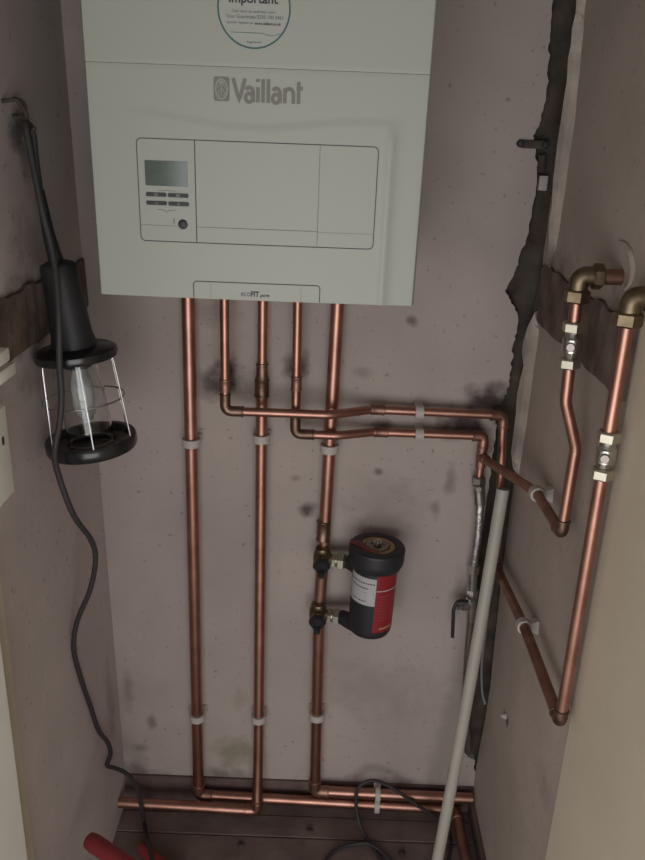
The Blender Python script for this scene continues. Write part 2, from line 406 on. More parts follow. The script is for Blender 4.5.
def ribbon(bm, pts, w, closed=False, lift=.0004, th=.0006):
    """thin raised or inked line following the moulded front (x, z points)"""
    pts = [V((p[0], 0, p[1])) for p in pts]; sub = []
    n = len(pts)
    for i in range(n if closed else n - 1):
        a, b = pts[i], pts[(i + 1) % n]; k = max(1, int((b - a).length / .006))
        for s in range(k): sub.append(a.lerp(b, s / k))
    if not closed: sub.append(pts[-1])
    N = len(sub); rows = []
    for i, p in enumerate(sub):
        d = (sub[(i + 1) % N] - sub[i - 1]) if closed else (sub[min(i + 1, N - 1)] - sub[max(0, i - 1)])
        nrm = V((-d.z, 0, d.x)).normalized() * w / 2
        q = []
        for s in (1, -1):
            c = p + nrm * s; y = fy(c.x, c.z) - lift; q.append((c.x, y, c.z))
        rows.append([bm.verts.new(q[0]), bm.verts.new(q[1]), bm.verts.new((q[1][0], q[1][1] + lift + th, q[1][2])), bm.verts.new((q[0][0], q[0][1] + lift + th, q[0][2]))])
    for i in range(N if closed else N - 1):
        a, b = rows[i], rows[(i + 1) % N]
        for k in range(4): bm.faces.new((a[k], a[(k + 1) % 4], b[(k + 1) % 4], b[k]))
    return bm
def rrect(x0, z0, x1, z1, r, n=6, bottom=True):
    out = []
    cs = [(x1 - r, z1 - r, 0), (x0 + r, z1 - r, 90), (x0 + r, z0 + r, 180), (x1 - r, z0 + r, 270)]
    for cx, cz, a0 in cs:
        if not bottom and a0 >= 180: out.append((x0 if a0 == 180 else x1, z0)); continue
        for k in range(n + 1):
            a = math.radians(a0 + 90 * k / n); out.append((cx + r * math.cos(a), cz + r * math.sin(a)))
    return out
def plate(bm, poly, lift, th=None):
    A = [bm.verts.new((x, fy(x, z) - lift, z)) for x, z in poly]
    B = [bm.verts.new((x, fy(x, z) + .001, z)) for x, z in poly]; n = len(poly)
    bm.faces.new(A); bm.faces.new(B[::-1])
    for i in range(n): bm.faces.new((A[i], B[i], B[(i + 1) % n], A[(i + 1) % n]))
    return bm
X0, X1, Z0, Z1 = -.2325, .0535, 1.2035, 1.3225
XD, XE, ZL = -.1635, -.0155, 1.2225
cp = thing('control_panel', None, None, (X0, FY, Z0)); cp.parent = boiler; cp.location = V((X0, FY, Z0)) - boiler.location
# the panel itself: outline groove as its mesh, doors as children
bm = bmesh.new(); ribbon(bm, rrect(X0, Z0, X1, Z1, .006), .0011, True); ribbon(bm, [(XD, Z0), (XD, Z1)], .0012)
obj('panel_outline', bm, m_seam, cp)
bm = bmesh.new(); ribbon(bm, [(XE, Z0), (XE, Z1)], .0008); ribbon(bm, [(XD, ZL), (XE, ZL)], .0008); ribbon(bm, [(X0, ZL), (XD - .012, ZL)], .0005); ribbon(bm, [(XE, ZL - .001), (X1, ZL - .001)], .0003)
obj('flap_edge', bm, m_line, cp)
a, b = fp(144.5, 160), fp(188, 187)
bm = bmesh.new(); plate(bm, rrect(a[0], b[1], b[0], a[1], .001, 2), .0007); obj('screen', bm, m_lcd, cp, False)
for (u, v, mk) in ((146, 194.5, 0), (168, 195.5, 1), (146.5, 203, 2), (168.5, 204, 3)):
    a, b = fp(u, v - 2.4), fp(u + 20.5, v + 2.4)
    bm = bmesh.new(); plate(bm, rrect(a[0], b[1], b[0], a[1], .0014, 3), .0012); bt = obj('button', bm, m_button, cp)
    cx, cz = (a[0] + b[0]) / 2, (a[1] + b[1]) / 2
    bm = bmesh.new()
    if mk == 0:
        for k in (-1, 0, 1): plate(bm, [(cx - .0022, cz + k * .0014 - .0004), (cx + .0022, cz + k * .0014 - .0004), (cx + .0022, cz + k * .0014 + .0004), (cx - .0022, cz + k * .0014 + .0004)], .0015)
    elif mk == 1: plate(bm, rrect(cx - .0022, cz - .0016, cx + .0022, cz + .0016, .0006, 2), .0015)
    elif mk == 2: plate(bm, [(cx - .002, cz - .0005), (cx + .002, cz - .0005), (cx + .002, cz + .0005), (cx - .002, cz + .0005)], .0015)
    else: plate(bm, [(cx - .0015, cz - .0005), (cx - .0005, cz - .0005), (cx - .0005, cz - .0016), (cx + .0005, cz - .0016), (cx + .0005, cz - .0005), (cx + .0015, cz - .0005), (cx + .0015, cz + .0005), (cx + .0005, cz + .0005), (cx + .0005, cz + .0016), (cx - .0005, cz + .0016), (cx - .0005, cz + .0005), (cx - .0015, cz + .0005)], .0015)
    obj('button_symbol', bm, m_mark, bt, False)
c = fp(183, 224.3)
bm = bmesh.new(); lathe(bm, V((c[0], fy(*c) + .001, c[1])), V((0, -1, 0)), [(0, .0058), (.002, .0058), (.0028, .005), (.0030, .003)], 24); obj('reset_button', bm, m_button, cp)
bm = bmesh.new(); k = fp(174, 221)
ribbon(bm, [(k[0] - .0012, k[1] + .003), (k[0] + .0012, k[1] + .0005), (k[0] - .0012, k[1] - .003)], .0005); ribbon(bm, [(k[0] + .0012, k[1] + .003), (k[0] - .0012, k[1] + .0005), (k[0] + .0012, k[1] - .003)], .0005)
obj('tap_mark', bm, m_ink2, cp, False); bm = bmesh.new(); k = fp(167, 210.5); ribbon(bm, [(k[0] - .011, k[1] + .001), (k[0] - .002, k[1]), (k[0], k[1] - .003), (k[0] + .002, k[1]), (k[0] + .011, k[1] + .001)], .0005)
obj('printed_mark', bm, m_ink2, cp, False); bm = bmesh.new(); k = fp(167, 191); ribbon(bm, [(k[0] - .011, k[1]), (k[0] - .001, k[1] + .0005), (k[0], k[1] + .002), (k[0] + .001, k[1] + .0005), (k[0] + .011, k[1])], .0004)
obj('printed_mark', bm, m_ink2, cp, False)

def text(name, s, x0, zb, w, h, m, parent, bold=0, lift=.0006, shear=0, space=1):
    cu = bpy.data.curves.new(name, 'FONT'); cu.body = s; cu.offset = bold; cu.shear = shear; cu.space_character = space; cu.extrude = .004
    to = bpy.data.objects.new(name, cu); COL.objects.link(to)
    bpy.context.view_layer.update(); dg = bpy.context.evaluated_depsgraph_get()
    me = bpy.data.meshes.new_from_object(to.evaluated_get(dg)); bpy.data.objects.remove(to)
    xs = [v.co.x for v in me.vertices]; ys = [v.co.y for v in me.vertices]
    a, b, c, d = min(xs), max(xs), min(ys), max(ys)
    off = origin(parent)
    for v in me.vertices:
        x = x0 + (v.co.x - a) / (b - a) * w; z = zb + (v.co.y - c) / (d - c) * h
        y = fy(x, z) - (lift if v.co.z > 0 else -.0004)
        v.co = V((x, y, z)) - off
    me.materials.clear(); me.materials.append(m)
    for p in me.polygons: p.use_smooth = False
    me.flip_normals()
    o = bpy.data.objects.new(name, me); COL.objects.link(o); o.parent = parent
    return o
# brand lettering: bold rounded strokes, with the emblem square before it
a = fp(213.5, 76.5); b = fp(229.5, 101.5); c = fp(302, 106)
lh = a[1] - b[1]
bm = bmesh.new(); plate(bm, rrect(a[0], b[1], b[0], a[1], .003, 5), .0008); em = obj('emblem', bm, m_logo, boiler)
cx, cz = (a[0] + b[0]) / 2, (a[1] + b[1]) / 2
bm = bmesh.new()
def ell(cx, cz, rx, rz, n=26): return [(cx + rx * math.cos(2 * PI * i / n), cz + rz * math.sin(2 * PI * i / n)) for i in range(n)]
ribbon(bm, ell(cx, cz, .0066, .0105), .0019, True, .0012)
plate(bm, ell(cx, cz + .0068, .0028, .0022, 14), .0012)
for s in (-1, 1):
    ribbon(bm, [(cx + s * .0008, cz + .003), (cx + s * .0034, cz + .0045), (cx + s * .0044, cz + .001)], .0011, False, .0012)
    ribbon(bm, [(cx + s * .001, cz + .0005), (cx + s * .0038, cz - .004), (cx + s * .002, cz - .0075)], .0011, False, .0012)
ribbon(bm, [(cx, cz + .003), (cx, cz - .007)], .001, False, .0012)
obj('emblem_figure', bm, mat('emblem_light', (.33, .34, .31), .5), em)
LT = []          # strokes per letter in a unit box of height 1
def arc(cx, cz, rx, rz, a0, a1, n=10): return [(cx + rx * math.cos(math.radians(a0 + (a1 - a0) * i / n)), cz + rz * math.sin(math.radians(a0 + (a1 - a0) * i / n))) for i in range(n + 1)]
def l_a(x): return [arc(x + .17, .215, .15, .20, 95, 450 - 0, 20), [(x + .34, .02), (x + .34, .44)] , arc(x + .17, .44, .17, .16, 0, 140, 8)]
strokes = [[(.02, .98), (.27, .04), (.52, .98)]]
x = .52; strokes += [arc(x + .17, .20, .15, .18, 0, 360, 16), [(x + .34, .02), (x + .34, .42)], arc(x + .18, .42, .16, .20, 0, 150, 8)]
strokes += [[(1.06, .02), (1.06, .64)], [(1.06, .86), (1.06, .98)], [(1.28, .02), (1.28, .98)], [(1.50, .02), (1.50, .98)]]
x = 1.66; strokes += [arc(x + .17, .20, .15, .18, 0, 360, 16), [(x + .34, .02), (x + .34, .42)], arc(x + .18, .42, .16, .20, 0, 150, 8)]
x = 2.20; strokes += [[(x, .02), (x, .64)], arc(x + .18, .40, .18, .22, 180, 0, 10), [(x + .36, .40), (x + .36, .02)]]
x = 2.78; strokes += [[(x, .92), (x, .02)], [(x - .09, .66), (x + .17, .66)]]
W0 = b[0] + .0025; WW = (c[0] + .001 - W0); sx = WW / 3.02; zb = b[1] - .0022; lh += .0035
bm = bmesh.new()
for s_ in strokes: ribbon(bm, [(W0 + sx * .05 + u * sx, zb + .0018 + v * (lh - .0036)) for u, v in s_], .0041, False, .0008 + .00002 * len(bm.verts) / 200)
obj('brand_lettering', bm, m_logo, boiler, False)

# round sticker
sc_ = fp(254, 8.4); SR = .0412
bm = bmesh.new(); plate(bm, ell(sc_[0], sc_[1], SR, SR, 64), .0004); sk = obj('sticker', bm, m_label, boiler, False)
bm = bmesh.new(); ribbon(bm, ell(sc_[0], sc_[1], SR - .0012, SR - .0012, 64), .0018, True, .0007); obj('sticker_ring', bm, m_teal, sk, False)
bm = bmesh.new(); q = fp(231, 32); q2 = fp(281, 34.5)
ribbon(bm, [(q[0], q[1]), (q2[0] - .021, q[1] - .0002), (q2[0] - .012, q[1] - .0025), (q2[0] - .008, q[1] - .0022), (q2[0], q[1] + .0004)], .0005, False, .0007); obj('sticker_line', bm, m_teal, sk, False)
def stext(s, xa, xb, yb, h, m, bold, shear=0):
    a = fp(xa, yb); b = fp(xb, yb); return text('sticker_text', s, a[0], fp(254, yb)[1], b[0] - a[0], h, m, sk, bold, .0007)
stext('Important', 229, 278, 6.2, .0120, m_ink, .022)
stext('Call now to activate your', 232, 276, 13.8, .0036, m_ink2, .0)
stext('Your Guarantee 0330 100 3461', 226, 283, 18.7, .0036, m_ink2, .0)
stext('quickly register at', 227, 253, 24.8, .0030, m_ink2, .0)
stext('www.vaillant.co.uk', 254.5, 281, 24.8, .0029, m_ink, .02)
stext('Registered', 247, 261, 43.6, .0024, m_ink2, .02)

# badge flap at the bottom
a = fp(193.5, 281); b = fp(320, 285)
bm = bmesh.new(); pts = rrect(a[0], BZ0 + .0008, b[0], a[1], .004, 5, False)
pts = [pts[-1]] + pts[:-1]
ribbon(bm, pts, .0012, False)
obj('badge_outline', bm, m_seam, boiler)
for px in (211, 301): q = fp(px, 290); bm = ribbon(bmesh.new(), [(q[0], BZ0 + .001), (q[0], a[1])], .0004); obj('badge_seam', bm, m_line, boiler)
q = fp(241, 296); w1 = .0125
text('badge_text', 'eco', q[0], q[1], .0118, .0046, m_ink2, boiler, 0)
text('badge_text', 'FIT', q[0] + .0125, q[1] - .0003, .0105, .0068, m_ink, boiler, .03)
text('badge_text', 'pure', q[0] + .0240, q[1] - .0014, .0115, .0042, m_ink, boiler, .02, shear=.3)

# ------------------------------------------------------------------ copper pipework
R22, R15 = .011, .0075
YP = 1.283          # axis of the 22 mm pipes in their clips
top = 1.142
def vx(px, py, Y=YP): return P(px, py, Y=Y)
# pipe 1 (furthest left) down and right along the floor
p1x, z1 = -.2255, .040
t = thing('copper_pipe', 'leftmost vertical copper pipe under the boiler, turning right along the floor', 'pipe', (p1x, YP, 0))
cornr = V((.306, YP, .028))
A = V((p1x, YP, top)); B = V((p1x - .002, YP, z1)); 
pipe([A, B + V((0, 0, .02))], R22, t)
elbow('elbow', A, B, cornr, R22, t)
pipe([B + V((.02, 0, 0)), cornr - V((.02, 0, 0))], R22, t)
D = V((.322, .95, .014)); Dn = V((.318, .95, .014))
elbow('elbow', B, cornr, V((.312, 1.0, .022)), R22, t)
pipe([cornr + (V((.314, .95, .022)) - cornr).normalized() * .02, V((.314, .95, .022))], R22, t, m_dullcop)
# pipe 3 (centre): reducer, then forward and left along the floor
p3x = -.1045
t = thing('copper_pipe', 'middle vertical copper pipe with a reducing coupling, turning left along the floor', 'pipe', (p3x, YP, 0))
zc = P(262, 380, Y=YP).z
pipe([(p3x, YP, top), (p3x, YP, zc)], R15 + .0006, t)
bm = bmesh.new(); lathe(bm, V((p3x, YP, zc - .03)), V((0, 0, 1)), [(0, R22), (.001, R22 + .002), (.004, R22 + .002), (.005, R22 + .001), (.028, R22 + .001), (.030, R22 + .002), (.034, R22), (.040, R15 + .002), (.055, R15 + .002), (.056, R15 + .003), (.059, R15 + .0028), (.060, R15)], 20)
obj('reducing_coupling', bm, m_flux, t)
b3 = V((p3x + .001, 1.252, .036))
pipe([(p3x, YP, zc - .028), (p3x, YP, .16), b3 + V((0, 0, .018))], R22 - .001, t)
e3 = V((-.391, 1.252, .044))
elbow('elbow', (p3x, 1.265, .16), b3, e3, R22 - .001, t, m_copper)
pipe([b3 + (e3 - b3).normalized() * .018, e3], R22, t)
# pipe 5 (right of the three long ones): broken by the filter valves, turning right along the floor
a5 = vx(338.5, 305); k5 = V((.0165, YP, P(330, 447, Y=YP).z)); v1 = P(322.5, 556, Y=YP); v2 = P(317.5, 610, Y=YP)
x5 = .0105
t = thing('copper_pipe', 'right-hand vertical copper pipe carrying the black filter, turning right along the floor', 'pipe', (x5, YP, 0))
ua = V((.0175, YP, top)); ub = V((.0105, YP, v1.z + .02))
pipe([ua, ub], R22, t)
coupling(P(323.5, 530, Y=YP), ua - ub, .040, R22, t, m_flux)
pipe([V((.0095, YP, v1.z - .018)), V((.007, YP, v2.z + .018))], R22, t, m_dullcop)
e5 = V((.0125, YP, .062))
lo = V((.007, YP, v2.z - .02)); pipe([lo, e5 + V((0, 0, .022))], R22, t)
f5 = V((.338, YP, .058))
elbow('elbow', lo, e5, f5, R22, t); pipe([e5 + V((.022, 0, 0)), f5], R22, t)

# pipe 2 (15 mm): down, across, down the corner, along the right wall and up
Y2 = 1.243
t = thing('copper_pipe', 'thin copper pipe forming the upper crossing pipe and the riser beside the beige board', 'pipe', (-.165, Y2, .6))
a2 = P(224.5, 305, Y=Y2); e2 = P(226, 411, Y=Y2); e2.x = a2.x; A = V((a2.x, Y2, top))
b2 = P(330, 413.5, Y=Y2); b2.z = e2.z; c2 = P(372, 408.5, Y=1.282); c2.z = e2.z - .001; d2 = P(504, 411, Y=1.284); d2.z = e2.z - .003
cut = e2 + V((0, 0, .03))
pipe([A, cut], R15, t)
elbow('elbow', A, e2, b2, R15, t, m_flux, arm=.030, R=.012)
coupling(e2 + V((0, 0, .045)), V((0, 0, 1)), .022, R15, t)
pipe(fillet([e2 + V((.02, 0, 0)), b2, c2, d2 - V((.015, 0, 0))], .05), R15, t)
coupling(c2 + V((.01, 0, 0)), V((1, 0, 0)), .024, R15, t)
h2 = P(496, 566, Y=1.284)
elbow('elbow', b2, d2, h2, R15, t, arm=.022)
XR = .322
k2 = V((XR - .001, .846, .592)); pb = P(560, 722, X=XR)
k2 = V((XR, pb.y, pb.z)); 
pipe([d2 + (h2 - d2).normalized() * .018, h2 + V((0, 0, .02))], R15, t)
elbow('elbow', d2, h2, P(526, 631, X=XR), R15, t)
mid = P(529, 628, X=XR)
w2 = P(526, 631, X=XR)
pipe(fillet([h2 + (w2 - h2).normalized() * .018, w2, k2 + (w2 - k2).normalized() * .016], .06), R15 + .0006, t, m_dullcop)
B_top = V((XR - .002, k2.y, P(628, 318, X=XR).z))
elbow('elbow', w2, k2, B_top, R15, t, m_flux)
pipe([k2 + V((0, 0, .016)), B_top], R15, t)
def brass_elbow(parent, p, r=R15):
    """compression elbow: nut at the pipe, body bend, nut and stub into the wall"""
    c = p + V((0, 0, .024)); w = V((WR + .02, c.y, c.z))
    e = tube(bmesh.new(), fillet([p + V((0, 0, .004)), c, c + V((.022, 0, 0))], .010, 8), .0115, 20); o = obj('brass_elbow', e, m_brass, parent)
    n = hexnut(bmesh.new(), p + V((0, 0, -.008)), p + V((0, 0, .008)), .0155); obj('nut', n, m_brass, o, False)
    n = hexnut(bmesh.new(), c + V((.014, 0, 0)), c + V((.027, 0, 0)), .0155); obj('nut', n, m_brass, o, False)
    return c
be = brass_elbow(t, B_top)
pipe([be + V((.024, 0, 0)), V((WR + .01, be.y, be.z))], R15, t, m_dullcop)

# pipe 4 (15 mm): down, across, tee in the corner, along the right wall and up
Y4 = 1.2615
t4 = t = thing('copper_pipe', 'thin copper pipe forming the lower crossing pipe and the riser to the farther brass elbow', 'pipe', (-.047, Y4, .7))
a4 = P(297.5, 305, Y=Y4); e4 = P(296.5, 434, Y=Y4); e4.x = a4.x + .0015; A = V((a4.x, Y4, top))
b4 = P(338, 435.5, Y=Y4); b4.z = e4.z; c4 = P(374, 431, Y=1.286); c4.z = e4.z; d4 = P(484.5, 432, Y=1.286); d4.z = e4.z
pipe([A, e4 + V((0, 0, .03))], R15, t)
elbow('elbow', A, e4, b4, R15, t, m_flux, arm=.032, R=.012)
coupling(e4 + V((0, 0, .09)), V((0, 0, 1)), .026, R15, t, m_dullcop)
pipe(fillet([e4 + V((.02, 0, 0)), b4, c4, d4 - V((.015, 0, 0))], .05), R15, t)
coupling(c4 + V((.012, 0, 0)), V((1, 0, 0)), .024, R15, t)
te = P(482, 457, Y=1.284); te.x = d4.x - .001
elbow('elbow', b4, d4, te, R15, t, arm=.02)
bm = bmesh.new(); cyl(bm, te + V((0, 0, .02)), te - V((0, 0, .02)), R15 + .0016, ch=.001)
q4 = P(536, 492, X=XR); q4b = P(561.5, 533, X=XR); bd = (q4 - te).normalized()
cyl(bm, te, te + bd * .022, R15 + .0016, ch=.001); obj('tee', bm, m_dullcop, t)
pipe([d4 - V((0, 0, .018)), te + V((0, 0, .018))], R15, t, m_dullcop)
fl = te - V((0, 0, .046)); pipe([te - V((0, 0, .018)), fl], R15, t)
pipe(fillet([te + bd * .020, q4, q4b + (q4 - q4b).normalized() * .015], .04), R15, t, m_dullcop)
Ya = q4b.y
A1 = P(576, 448, Y=Ya); A1.x = min(A1.x, XR + .001); A2 = P(565.5, 402, Y=Ya); A3 = P(577, 296, Y=Ya); A0 = V((q4b.x, Ya, q4b.z))
elbow('elbow', q4, A0, A1, R15, t, m_flux)
pipe(fillet([A0 + (A1 - A0).normalized() * .016, A1, A2, A3], .035), R15, t)
be = brass_elbow(t, A3)
pipe([be + V((.024, 0, 0)), V((WR + .02, be.y, be.z))], R15 + .002, t, m_dullcop)

# isolating valves in the two risers
def iso_valve(c, d, label):
    d = d.normalized(); t = thing('isolating_valve', label, 'valve', c, 'isolating valves on the right wall pipes')
    b = bmesh.new(); lathe(b, c - d * .018, d, [(0, .0085), (.008, .0095), (.010, .0115), (.026, .0115), (.028, .0095), (.036, .0085)], 18); obj('body', b, m_chrome, t)
    x = V((-.35, -.92, 0)).normalized(); b = bmesh.new(); cyl(b, c + x * .008, c + x * .0145, .0055, ch=.0008); s = obj('screw_boss', b, m_steel, t)
    for s in (-1, 1):
        b = hexnut(bmesh.new(), c + d * s * .016, c + d * s * .029, .0135); o = obj('nut', b, m_nickel if s > 0 else m_brass if False else m_nickel, t, False)
    return t
dA = (A3 - A2); fr = (P(570, 345, Y=Ya).z - A2.z) / dA.z
iso_valve(A2 + dA * fr, dA, 'chrome isolating valve just below the upper brass elbow, beside the dark batten')
iso_valve(V((XR - .001, k2.y, P(609, 458, X=XR).z)), V((0, 0, 1)), 'chrome isolating valve halfway down the nearest copper riser, beside the beige board')

# ------------------------------------------------------------------ filling loop hose in the corner
t = thing('braided_filling_hose', 'silver braided hose with valve and black lever hanging in the far right corner', 'hose', fl)
n0 = fl + V((0, -.001, 0)); n1 = P(480, 502, Y=1.283)
b = hexnut(bmesh.new(), n0 + V((0, 0, .010)), n0 - V((0, 0, .006)), .0125); obj('nut', b, m_steel, t, False)
b = cyl(bmesh.new(), n0 - V((0, 0, .006)), n1 - V((0, 0, .004)), .0105, ch=.001); cyl(b, n0 + V((-.002, -.008, -.008)), n0 + V((-.002, -.017, -.008)), .006, ch=.001); obj('check_valve', b, m_chrome, t)
n2 = P(473.5, 566, Y=1.283); hp = catmull([n1, n1.lerp(n2, .5) + V((.0015, -.004, 0)), n2], 30)
rr = [.0080] * len(hp)
b = tube(bmesh.new(), hp, rr, 16); obj('hose', b, m_braid, t)
n3 = P(472, 592, Y=1.283)
b = hexnut(bmesh.new(), n2 + V((0, 0, .004)), n2 - V((0, 0, .016)), .0115); obj('nut', b, m_chrome, t, False)
b = cyl(bmesh.new(), n2 - V((0, 0, .014)), n3, .009, ch=.001); hexnut(b, n3 + V((0, 0, .006)), n3 - V((0, 0, .014)), .0125); 
n4 = P(471, 620, Y=1.283); cyl(b, n3, n4, .0095, ch=.001); lathe(b, n3 + V((0, 0, -.028)), V((-1, -.3, 0)), [(0, .009), (.018, .009), (.02, .006), (.030, .006)], 14); obj('valve_body', b, m_chrome, t)
l0 = P(463, 600, Y=1.268); b = bmesh.new()
tube(b, fillet([P(468, 601, Y=1.27), P(457, 601, Y=1.262), P(453.5, 610, Y=1.26), P(452.5, 637, Y=1.26)], .012), .0034, 10); obj('lever', b, m_rubber, t)
n5 = P(466, 700, Y=1.286); b = tube(bmesh.new(), catmull([n4, P(468, 655, Y=1.285), n5, P(468, 752, Y=1.29)], 8), .0075, 14); obj('lower_pipe', b, m_steel, t)
# loose grey cable in the broken corner
b = bmesh.new(); tube(b, catmull([P(500, 500, Y=1.295), P(494, 560, Y=1.297), P(487, 620, Y=1.298), P(482, 660, Y=1.298), P(482, 690, Y=1.298), P(485, 704, Y=1.296)], 8), .0022, 8)
tag(obj('cable', b, m_foil, None, loc=P(487, 620, Y=1.298)), 'thin loose grey cable in the broken plaster corner behind the white plastic pipe', 'cable')

# ------------------------------------------------------------------ pipe clips
def clip(c, d, r, wall, label, group='white plastic pipe clips', h=.014):
    """moulded clip: broad ring round the pipe and a block back to the wall"""
    c, d, wall = V(c), V(d).normalized(), V(wall); t = thing('pipe_clip', label, 'pipe clip', c, group)
    side = d.cross(wall).normalized(); ro, ri = r + (.005 if r > .009 else .0036), r + .0004
    b = bmesh.new(); n = 24; rings = []
    for hh in (-h / 2, h / 2):
        for rad in (ri, ro):
            rings.append([b.verts.new(c + d * hh + (wall * math.cos(2 * PI * i / n) + side * math.sin(2 * PI * i / n)) * rad) for i in range(n)])
    for (p, q) in ((0, 1), (1, 3), (3, 2), (2, 0)):
        for i in range(n): b.faces.new((rings[p][i], rings[p][(i + 1) % n], rings[q][(i + 1) % n], rings[q][i]))
    obj('ring', b, m_clip, t)
    return t
def clip_base(t, c, d, r, wall, dist, h=.014):
    c, d, wall = V(c), V(d).normalized(), V(wall); side = d.cross(wall).normalized(); b = bmesh.new()
    vs = []
    w0, w1 = r * .9, r * 1.5
    for hh in (-h / 2, h / 2):
        for s, l, w in ((-1, r + .002, w0), (1, r + .002, w0), (1, dist, w1), (-1, dist, w1)): vs.append(b.verts.new(c + d * hh + side * s * w + wall * l))
    for f in ((0, 1, 2, 3), (7, 6, 5, 4), (0, 4, 5, 1), (1, 5, 6, 2), (2, 6, 7, 3), (3, 7, 4, 0)): b.faces.new([vs[i] for i in f])
    obj('base', b, m_clip, t, False)
Wb = V((0, 1, 0)); Wr = V((1, 0, 0)); up = V((0, 0, 1))
def xz5(z): t_ = (z - ub.z) / (ua.z - ub.z); return ub.x + (ua.x - ub.x) * t_
for px, py, x_, r_, lab in ((191, 442, p1x, R22, 'white pipe clip high on the leftmost vertical copper pipe'), (261, 438, p3x, R22 - .001, 'white pipe clip high on the middle vertical copper pipe'),
                       (328, 448, None, R22, 'white pipe clip on the right vertical copper pipe, under the crossing pipes'), (195, 716, p1x - .001, R22, 'white pipe clip low on the leftmost vertical copper pipe'),
                       (259, 717.5, p3x, R22 - .001, 'white pipe clip low on the middle vertical copper pipe'), (315.5, 715, .0105, R22, 'white pipe clip low on the right vertical copper pipe, below the black filter')):
    z = P(px, py, Y=YP).z; xx = x_ if x_ is not None else xz5(z); c = V((xx, YP, z))
    t = clip(c, up, r_, Wb, lab); clip_base(t, c, up, r_, Wb, WB - YP - .0005)
for py, pp, lab in ((409, c2.lerp(d2, 0), 'white pipe clip on the upper of the two crossing copper pipes'), (430.5, c4, 'white pipe clip on the lower of the two crossing copper pipes')):
    c = V((P(419.5, py, Y=pp.y).x, pp.y, pp.z - .001)); t = clip(c, V((1, 0, 0)), R15, Wb, lab); clip_base(t, c, V((1, 0, 0)), R15, Wb, WB - pp.y - .0005)
dq = (q4b - q4).normalized(); c = q4.lerp(q4b, .04); c.x = XR
t = clip(c, dq, R15, Wr, 'white pipe clip on the upper sloping copper pipe of the right wall'); clip_base(t, c, dq, R15, Wr, WR - c.x - .0005)
c = P(523, 625, X=XR); c = h2.lerp(w2, .93); t = clip(c, w2 - h2, R15, Wr, 'white pipe clip on the lower copper pipe along the right wall'); clip_base(t, c, w2 - h2, R15, Wr, WR - c.x - .0005)
for z_, lab in ((.060, 'white pipe clip on the upper copper pipe along the floor'), (.0345, 'white pipe clip on the lower copper pipe along the floor')):
    c = V((P(377, 800, Y=YP).x, YP, z_ if z_ > .05 else .0345 - .0035)); 
    t = clip(c, V((1, 0, 0)), R22, Wb, lab, h=.010); clip_base(t, c, V((1, 0, 0)), R22 * .8, Wb, WB - .0062 - YP)

# ------------------------------------------------------------------ magnetic filter and its valves
def fvalve(c, label):
    c = V(c); t = thing('filter_valve', label, 'valve', c, 'brass valves either side of the filter inlet pipes')
    b = bmesh.new(); lathe(b, c - V((0, 0, .022)), up, [(0, .0125), (.003, .0135), (.009, .0135), (.010, .0155), (.016, .0165), (.028, .0165), (.034, .0155), (.035, .0135), (.041, .0135), (.044, .0125)], 22)
    lathe(b, c, V((0, -1, 0)), [(0, .013), (.020, .013), (.022, .0105), (.026, .0105)], 20)
    lathe(b, c, V((1, -.2, 0)), [(0, .010), (.020, .010)], 18)
    obj('body', b, m_brass, t)
    k = c + V((-.001, -.024, .004)); ax = V((0, -1, -.35)).normalized()
    b = bmesh.new(); n = 32; rings = []
    x, y = frame_of(ax)
    for h_, r_ in ((0, .013), (.002, .0145), (.010, .0145), (.013, .0125), (.0135, .006)):
        rings.append([b.verts.new(k + ax * h_ + (x * math.cos(2 * PI * i / n) + y * math.sin(2 * PI * i / n)) * r_ * (1 + .07 * math.cos(6 * 2 * PI * i / n))) for i in range(n)])
    for p, q in zip(rings, rings[1:]):
        for i in range(n): b.faces.new((p[i], p[(i + 1) % n], q[(i + 1) % n], q[i]))
    b.faces.new(rings[-1]); b.faces.new(rings[0][::-1])
    kn = obj('knob', b, m_rubber, t)
    b = bmesh.new(); lathe(b, k + ax * .012 + V((0, 0, -.008)), ax, [(0, .006), (.010, .0055), (.012, .004)], 14); obj('knob_spindle', b, m_rubber, kn)
    b = bmesh.new(); lathe(b, k + ax * .0245 + V((0, 0, -.008)), ax, [(0, .0016), (.001, .0014)], 10); obj('spindle_screw', b, m_nickel, kn)
    d = V((1, -.2, 0)).normalized()
    for h_, l_, r_, m_ in ((.0185, .0075, .0135, m_nickel), (.0285, .0135, .0158, m_nickel)):
        b = hexnut(bmesh.new(), c + d * h_, c + d * (h_ + l_), r_); obj('nut', b, m_, t, False)
    b = bmesh.new(); lathe(b, c + d * .024, d, [(0, .0095), (.024, .0095)], 16); obj('union_tail', b, m_nickel, t)
    return c + d * .0435, d
s1, dv = fvalve((.0085, YP - .012, v1.z + .002), 'brass valve with black knob on the copper pipe at the top of the black filter')
s2, _ = fvalve((.005, YP - .012, v2.z), 'brass valve with black knob on the copper pipe at the bottom of the black filter')
FYc = 1.235
fb = P(373.5, 637, Y=FYc); ft = P(378, 543, Y=FYc); fx = (fb.x + ft.x) / 2 - .0075
zb_, zt_ = fb.z + .012, ft.z - .004
filt = thing('magnetic_filter', 'black cylindrical magnetic filter with white and red labels beside the copper pipe', 'filter', (fx, FYc, zb_))
o = V((fx, FYc, zb_)); H = zt_ - zb_; zc0 = P(378, 573, Y=FYc - .04).z - zb_
b = bmesh.new(); lathe(b, o, up, [(0, .020), (.002, .026), (.008, .036), (.014, .0385), (.020, .0392), (zc0 + .01, .0392)], 48); obj('body', b, m_filter, filt)
b = bmesh.new(); lathe(b, o, up, [(zc0 - .006, .040), (zc0 - .005, .0445), (zc0 + .004, .0482), (zc0 + .010, .049), (zc0 + .011, .049), (H - .004, .049), (H - .0035, .049), (H - .001, .0478), (H, .0455), (H, .0452), (H + .0003, .032), (H - .003, .031), (H - .003, .002)], 48); cap = obj('cap', b, m_filter, filt)
